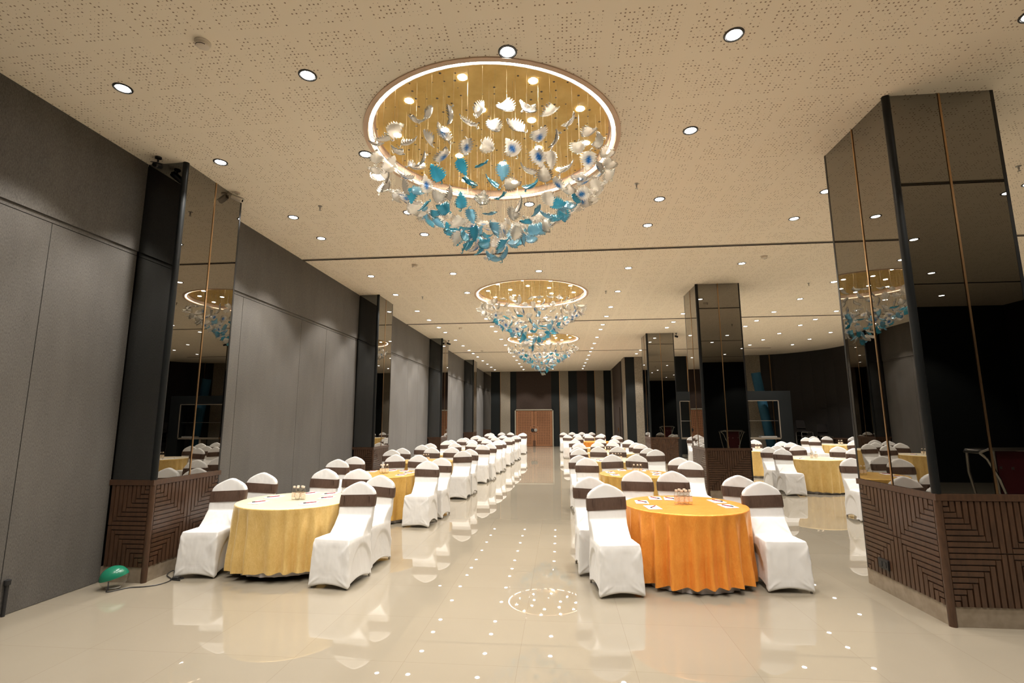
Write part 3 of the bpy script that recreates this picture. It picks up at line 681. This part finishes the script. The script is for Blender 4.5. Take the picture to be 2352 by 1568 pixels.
TABLES = [
 # name phrase, centre, cloth, chairs (apex x, y, yaw, slot), bottles, pads
 ('first table by the grey wall', (-3.12,5.88), 'pale', [(-3.98,5.92,6,'w1'),(-3.99,6.60,3,'w2'),(-3.37,7.15,-2,'r1'),(-2.90,7.17,2,'r2'),(-2.30,5.71,-5,'a1'),(-2.28,6.38,-7,'a2')],
   [(-.04,.0),(.015,-.02),(.035,.045),(.075,.0),(-.02,.055)], [(-3.45,5.64),(-3.49,6.03),(-2.83,5.62),(-2.81,6.01),(-2.92,6.33),(-3.2,6.36)]),
 ('second table by the grey wall', (-3.10,8.80), 'gold', [(-3.97,8.86,7,'w1'),(-3.92,9.53,3,'w2'),(-3.33,10.12,0,'r1'),(-2.82,10.03,-3,'r2'),(-2.29,8.61,-2,'a1'),(-2.20,9.32,-4,'a2')],
   [(-.05,0),(.0,-.02),(.05,.01),(-.02,.05),(.04,.06)], [(-3.42,9.09),(-2.86,9.2),(-2.68,8.91),(-2.71,8.55),(-3.11,9.25)]),
 ('third table by the grey wall', (-3.07,11.45), 'gold', [(-3.96,11.75,6,'w1'),(-3.90,12.4,5,'w2'),(-3.24,12.7,0,'r1'),(-2.76,12.84,2,'r2'),(-2.20,11.43,0,'a1'),(-2.15,12.05,-5,'a2')],
   [(-.04,0),(.02,-.02),(.06,.03)], [(-2.75,11.3),(-2.8,11.7),(-3.4,11.5)]),
 ('fourth table by the grey wall', (-3.0,14.0), 'pale', [(-3.80,13.95,6,'w1'),(-3.86,14.9,3,'w2'),(-3.19,15.25,0,'r1'),(-2.70,15.55,0,'r2'),(-2.22,14.12,-3,'a1'),(-2.05,14.75,-6,'a2')],
   [(-.04,0),(.02,-.02),(.06,.03)], [(-2.7,14.0)]),
 ('fifth table by the grey wall', (-2.92,16.35), 'pale', [(-3.78,16.75,5,'w1'),(-3.76,17.4,5,'w2'),(-3.07,17.6,0,'r1'),(-2.59,17.9,0,'r2'),(-2.08,16.55,-3,'a1'),(-2.02,17.2,-5,'a2')], [(-.03,0),(.04,0)], []),
 ('sixth table by the grey wall', (-2.84,18.6), 'pale', [(-3.65,18.9,5,'w1'),(-3.58,19.55,5,'w2'),(-3.04,19.85,0,'r1'),(-2.55,19.95,0,'r2'),(-2.03,19.2,-3,'a1'),(-1.98,19.9,-5,'a2')], [(-.03,0),(.04,0)], []),
 ('seventh table by the grey wall', (-2.78,21.2), 'pale', [(-3.62,21.5,5,'w1'),(-3.49,22.15,5,'w2'),(-3.0,22.5,0,'r1'),(-2.53,22.5,0,'r2'),(-1.93,21.45,-3,'a1'),(-1.90,22.1,-5,'a2')], [], []),
 ('eighth table by the grey wall', (-2.75,25.7), 'pale', [(-3.57,25.3,5,'w1'),(-3.54,26.2,5,'w2'),(-3.13,27.1,0,'r1'),(-2.65,27.15,0,'r2'),(-1.96,25.45,0,'a1'),(-1.93,26.2,-3,'a2')], [], []),
 ('first table right of the aisle', (1.35,5.88), 'orange', [(.47,5.69,9,'a1'),(.35,6.36,6,'a2'),(1.02,7.09,2,'r1'),(1.49,7.11,-2,'r2'),(2.19,5.97,0,'p1'),(2.16,6.63,-6,'p2')],
   [(-.085,-.01),(-.036,.065),(-.032,-.025),(.02,.068),(.018,-.022),(.062,.0)], [(.90,5.96),(1.10,6.25),(.96,5.62),(1.27,6.23),(1.75,6.07),(1.77,5.75)]),
 ('second table right of the aisle', (1.31,9.05), 'gold', [(.47,9.45,8,'a1'),(.36,10.08,8,'a2'),(1.01,10.25,0,'r1'),(1.49,10.33,0,'r2'),(2.09,8.83,-3,'p1'),(2.15,9.6,-4,'p2')],
   [(-.05,0),(.01,-.01),(.065,.01)], [(.86,9.16),(.9,8.77),(1.11,9.55),(1.46,9.5),(1.65,9.19),(1.6,8.83)]),
 ('third table right of the aisle', (1.27,11.95), 'pale', [(.48,12.2,6,'a1'),(.44,12.85,6,'a2'),(.96,13.2,0,'r1'),(1.45,13.25,0,'r2'),(2.16,11.96,-4,'p1'),(2.07,12.6,-5,'p2')],
   [(-.08,0),(-.01,.0),(.05,.0),(.11,.01)], [(.85,11.9),(.9,11.6),(1.6,12.1)]),
 ('fourth table right of the aisle', (1.38,14.4), 'pale', [(.55,14.7,6,'a1'),(.60,15.35,6,'a2'),(1.12,15.7,0,'r1'),(1.61,16.0,0,'r2'),(2.25,14.7,-3,'p1'),(2.18,15.36,-3,'p2')],
   [(-.06,0),(.01,0),(.12,.0)], [(1.75,14.4)]),
 ('fifth table right of the aisle', (1.45,16.95), 'pale', [(.5,17.9,6,'a1'),(1.40,18.2,0,'r1'),(1.89,18.3,0,'r2'),(2.25,17.5,-3,'p1')], [], []),
 ('sixth table right of the aisle', (1.54,21.6), 'orange', [(.72,20.9,5,'a1'),(.32,22.9,5,'a2'),(1.28,22.85,0,'r1'),(1.78,23.3,0,'r2'),(2.30,21.5,-2,'p1'),(2.33,22.2,-2,'p2')], [], []),
 ('seventh table right of the aisle', (1.2,26.15), 'pale', [(.80,24.3,0,'n1'),(1.27,24.6,0,'n2'),(1.94,24.5,0,'p1'),(.17,26.9,4,'a1'),(.64,27.6,0,'r1'),(1.16,27.7,0,'r2'),(1.66,27.4,0,'r3')], [], []),
 ('near table beyond the free pillars', (5.95,12.7), 'pale', [(5.14,12.41,2,'l1'),(5.11,13.15,4,'l2'),(5.63,13.95,0,'r1'),(6.2,14.1,0,'r2'),(6.82,12.62,-4,'p1'),(6.86,13.4,-5,'p2')],
   [(-.06,0),(-.02,.05),(.03,-.01),(.07,.03)], [(5.55,12.5),(6.3,12.5)]),
 ('middle table beyond the free pillars', (5.82,15.85), 'pale', [(6.70,15.62,-3,'p1'),(6.72,16.3,-3,'p2'),(6.38,17.5,0,'r2')],
   [(.13,.4),(.17,.45),(.21,.41),(.25,.46)], []),
 ('far table beyond the free pillars', (9.93,19.2), 'pale', [(8.98,19.05,4,'l1'),(9.02,19.75,4,'l2'),(9.75,20.75,0,'r1'),(10.27,20.8,0,'r2'),(10.92,20.2,-3,'p1')], [(-.04,0),(.03,-.01),(.08,.03)], []),
]
SLOT = {'w1': 'nearer wall-side chair at', 'w2': 'farther wall-side chair at', 'r1': 'rear left chair behind', 'r2': 'rear right chair behind', 'a1': 'nearer aisle-side chair at', 'a2': 'farther aisle-side chair at',
        'p1': 'nearer pillar-side chair at', 'p2': 'farther pillar-side chair at', 'l1': 'nearer left chair at', 'l2': 'farther left chair at', 'n1': 'front left chair before', 'n2': 'front middle chair before', 'r3': 'rear end chair behind'}
for ti, (nm, (cx, cy), kind, chs, bots, pads) in enumerate(TABLES):
    near = nm.startswith('first table')
    table(cx, cy, kind, R.uniform(0, 6), nm, under=(ti != 0), legs=near)
    far = 'beyond' in nm
    for x, y, yaw, sl in chs:
        sn = SLOT[sl]
        if sl in ('w1','w2','a1','a2','p1','p2','l1','l2') and abs(y-.3-cy) < .8 and ti < 17: x = cx + math.copysign(max(abs(x-cx), .84), x-cx)
        if sl in ('r1','r2'): y = max(y, cy+1.24)
        if far and sl in ('p1', 'p2'): sn = {'p1': 'nearer right chair at', 'p2': 'farther right chair at'}[sl]
        chair((x, y), yaw + R.uniform(-2, 2), 'white-covered chair with brown sash, %s the %s' % (sn, nm), 'white covered banquet chairs')
    pts = order([(cx+a, cy+b) for a, b in bots])
    for i, (x, y) in enumerate(pts): bottle(x, y, 'small clear water bottle, %s from left on the %s' % (ORD[i], nm), 'water bottles in clusters on tables')
    pts = order(pads)
    for i, (x, y) in enumerate(pts):
        rz, prz = R.uniform(-.15, .15), .6 + R.uniform(-.15, .15)
        if kind == 'orange': prz = .6 if i != 1 else -.5
        else: prz = -.75 + R.uniform(-.1, .1)
        pad(x, y, rz, prz, 'white notepad, %s from left on %s' % (ORD[i], nm), 'notepads on the tables', nm)
chair((5.10, 9.57), -3, 'white-covered chair half hidden behind the nearest free pillar', 'white covered banquet chairs')
chair((9.09, 16.82), 3, 'white-covered chair standing apart, right of the tables beyond the pillars', 'white covered banquet chairs')
chair((5.10, 20.39), 0, 'white-covered chair seen between the second and third free pillars', 'white covered banquet chairs')

# ------------------------------------------------------------------ objects on the floor by the grey wall
hm_ = thing('plastic_lamp', 'green-topped clear plastic dome lying on floor by the first wall pillar', 'lamp', (-4.53, 4.98, 0), .25)
def ell(a, b, c, cut, sign, n=32, k=12):
    mb = MB(); rings = []
    for i in range(k+1):
        t = cut + (PI/2-cut)*i/k if sign > 0 else -PI/2 + (cut+PI/2)*i/k
        rings.append([(a*math.cos(t)*math.cos(q*2*PI/n), b*math.cos(t)*math.sin(q*2*PI/n), c*math.sin(t)) for q in range(n)])
    return mb.loft(rings, True)
o = obj('green_cap', ell(.13,.105,.115,.05,1), M['green'], hm_, True); o.location.z = .105; o.rotation_euler = (.10, -.26, 0)
o = obj('clear_base', ell(.13,.105,.103,.05,-1), M['clearbase'], hm_, True); o.location.z = .108; o.rotation_euler = (.10, -.22, 0)
ring = MB().tube([(.062*math.cos(a),.05*math.sin(a),.014) for a in [k*PI/12 for k in range(25)]], .006, 6); obj('base_ring', ring, M['silver'], hm_, True)
def curve_pts(P, n=8):
    out = []
    for i in range(len(P)-1):
        p0, p1, p2, p3 = (Vector(P[max(0,i-1)]), Vector(P[i]), Vector(P[i+1]), Vector(P[min(len(P)-1,i+2)]))
        for k in range(n):
            t = k/n; out.append(.5*((2*p1) + (p2-p0)*t + (2*p0-5*p1+4*p2-p3)*t*t + (3*p1-p0-3*p2+p3)*t**3))
    return out + [Vector(P[-1])]
cab = MB().tube(curve_pts([(.045,-.112,.10),(.06,-.125,.04),(.055,-.12,.008),(.15,.02,.006),(.27,.06,.006),(.37,.13,.006),(.40,.26,.006),(.33,.40,.008),(.20,.56,.02),(.22,.44,.012),(.36,.33,.008),(.44,.31,.008),(.48,.36,.006),(.40,.36,.016),(.37,.31,.006),(.50,.28,.006)]), .0055, 6)
cab.box(.40,.46,.29,.33,.006,.03)
o = obj('power_cord', cab, M['plasticdark'], hm_, True); o.rotation_euler.z = -.25
pk = thing('drop_bolt', 'short black floor bolt on the grey wall panel at the near corner', 'bolt', (XL+.02, 4.22, 0))
obj('rod', MB().tube([(0,0,0),(0,0,.30)], .014, 10), M['plasticdark'], pk, True); obj('knob', MB().lathe([(0,.26),(.024,.26),(.026,.30),(0,.31)], 12), M['plasticdark'], pk, True)

# ------------------------------------------------------------------ back right corner: display frame, foam roll, stacked chairs
bt = thing('display_frame', 'charcoal open display frame with counter, standing behind the free pillars', 'display frame', (0, 22.5, 0))
mb = MB(); mb.box(5.07, 5.19, 0, .5, 0, 2.84); mb.box(9.31, 9.82, 0, .5, 0, 2.84); mb.box(5.19, 9.31, 0, .5, 2.44, 2.84); obj('outer_frame', mb, M['booth'], bt)
mb = MB(); mb.box(9.275, 9.31, -.015, .02, .86, 2.44); mb.box(5.19, 5.215, -.015, .02, .86, 2.44); mb.box(5.19, 9.31, -.015, .02, 2.41, 2.44); obj('edge_strip', mb, M['boothedge'], bt)
mb = MB(); mb.box(5.19, 9.31, .02, .48, .80, .87); obj('counter', mb, M['boothedge'], bt)
mb = MB(); mb.box(5.22, 9.27, .1, .4, 1.565, 1.59); obj('glass_shelf', mb, M['alu'], bt)
for x in (6.1, 8.2): obj('leg', MB().box(x-.05, x+.05, .05, .45, 0, .8), M['boothedge'], bt)
lp = thing('sound_mixer', 'flat silver sound mixer lying on the display frame counter', 'mixer', (8.85, 22.74, .871))
obj('body', MB().box(-.32, .32, -.16, .16, 0, .06), M['silver'], lp)
mb = MB(); [mb.box(-.28+i*.07, -.25+i*.07, -.12, .12, .06, .075) for i in range(9)]; obj('faders', mb, M['plasticdark'], lp)
fr = MB().tube([(9.42, 23.7, .024), (8.86, 23.55, 3.72)], .2, 24); fo = obj('foam_roll', fr, M['bluefoam'], None, True); tag(fo, 'tall blue foam roll leaning behind the charcoal display frame', 'foam roll')
def stack_chair(x, y, z, rz, label):
    t = thing('stacking_chair', label, 'chair', (x, y, z), rz, 'dark stacked chairs')
    obj('seat', MB().box(-.21,.21,-.22,.2,.43,.475), M['seatdark'], t)
    obj('seat_rim', MB().tube([(-.21,.2,.445),(-.23,0,.445),(-.215,-.215,.445),(0,-.235,.445),(.215,-.215,.445),(.23,0,.445),(.21,.2,.445)], .011, 8), M['chrome'], t, True)
    obj('backrest', MB().hull8([(-.19,.20,.60),(.19,.20,.60),(.19,.23,.60),(-.19,.23,.60)], [(-.17,.27,.93),(.17,.27,.93),(.17,.30,.93),(-.17,.30,.93)]), M['seatdark'], t)
    for q in (-1, 1):
        obj('leg', MB().tube([(q*.24,-.2,0),(q*.235,-.2,.44)], .011, 8), M['chrome'], t, True)
        obj('leg', MB().tube([(q*.24,.24,0),(q*.235,.2,.44)], .011, 8), M['chrome'], t, True)
        obj('back_post', MB().tube([(q*.2,.2,.44),(q*.18,.28,.9)], .010, 8), M['seatdark'], t, True)
for k in range(5): stack_chair(10.25, 22.5, k*.165, .1, 'dark chrome-rimmed stacked chair by the curved wall, left stack, %s up' % ORD[k])
for k in range(4): stack_chair(10.95, 22.3, k*.165, -.15, 'dark chrome-rimmed stacked chair by the curved wall, right stack, %s up' % ORD[k])
st = thing('side_table', 'low brown side table against the dark curved wall', 'table', (11.45, 21.9, 0))
obj('tabletop', MB().box(-.3,.3,-.5,.5,.82,.86), M['wood'], st); obj('apron', MB().box(-.26,.26,-.45,.45,.70,.82), M['wood'], st)
for sx in (-1, 1):
    for sy in (-1, 1): obj('leg', MB().box(sx*.26-.025, sx*.26+.025, sy*.45-.025, sy*.45+.025, 0, .82), M['wood'], st)
# lectern seen in the mirrors, on the near side of the pillars
lc = thing('lectern', 'maroon lectern with tubular metal frame, seen reflected in the pillar mirrors', 'lectern', (7.41, -.02, 0), PI)
obj('front_panel', MB().box(-.24,.24,-.20,-.17,.08,1.12), M['red'], lc)
mb = MB(); mb.hull8([(-.37,-.28,1.14),(.37,-.28,1.14),(.37,.28,1.10),(-.37,.28,1.10)], [(-.37,-.28,1.19),(.37,-.28,1.19),(.37,.28,1.15),(-.37,.28,1.15)]); obj('reading_top', mb, M['alu'], lc)
for s in (-1, 1):
    obj('upright', MB().tube([(s*.26,-.18,.0),(s*.26,-.18,1.13)], .022, 10), M['alu'], lc, True)
    obj('leg', MB().tube([(s*.08,-.23,0),(s*.27,-.24,.68),(s*.40,-.22,1.0),(s*.47,-.18,1.09)], .022, 10), M['chrome'], lc, True)
    obj('leg', MB().tube([(s*.20,.3,0),(s*.36,.26,.75),(s*.47,.1,1.09)], .022, 10), M['alu'], lc, True)
    obj('side_arm', MB().tube([(s*.36,-.26,1.17),(s*.49,-.2,1.10),(s*.49,.12,1.10),(s*.36,.26,1.13)], .018, 8), M['alu'], lc, True)
mb = MB()
for x, z in ((-.2,.86),(.02,.85),(.2,.86),(-.2,.52),(.2,.52)): mb.box(x-.02, x+.02, -.205, -.2, z-.02, z+.02)
obj('stud_plates', mb, M['alu'], lc)

# ------------------------------------------------------------------ world, camera, view
w = bpy.data.worlds.new('world'); w.use_nodes = True; scene.world = w
w.node_tree.nodes['Background'].inputs[0].default_value = (0, 0, 0, 1)
cd = bpy.data.cameras.new('camera'); cam = bpy.data.objects.new('camera', cd); COL.objects.link(cam)
cd.sensor_width = 36; cd.lens = 1149.6/2352*36; cd.clip_end = 200
cr, cu, cf = Vector((.995544,.094228,-.003714)), Vector((.018127,-.152577,.988125)), Vector((-.092543,.983789,.153605))
mw = Matrix.Identity(4)
for i in range(3): mw[i][0], mw[i][1], mw[i][2] = cr[i], cu[i], -cf[i]
mw.translation = (0, 0, 1.6756); cam.matrix_world = mw
scene.camera = cam
vs = scene.view_settings; vs.view_transform = 'Standard'; vs.look = 'None'; vs.gamma = 1; vs.use_curve_mapping = False; vs.exposure = 0.42
cy = scene.cycles
cy.use_denoising = True; cy.adaptive_threshold = .03; cy.max_bounces = 7; cy.diffuse_bounces = 3; cy.glossy_bounces = 4; cy.transmission_bounces = 4; cy.transparent_max_bounces = 12
cy.caustics_reflective = False; cy.caustics_refractive = False; cy.sample_clamp_indirect = 6; cy.use_light_tree = True
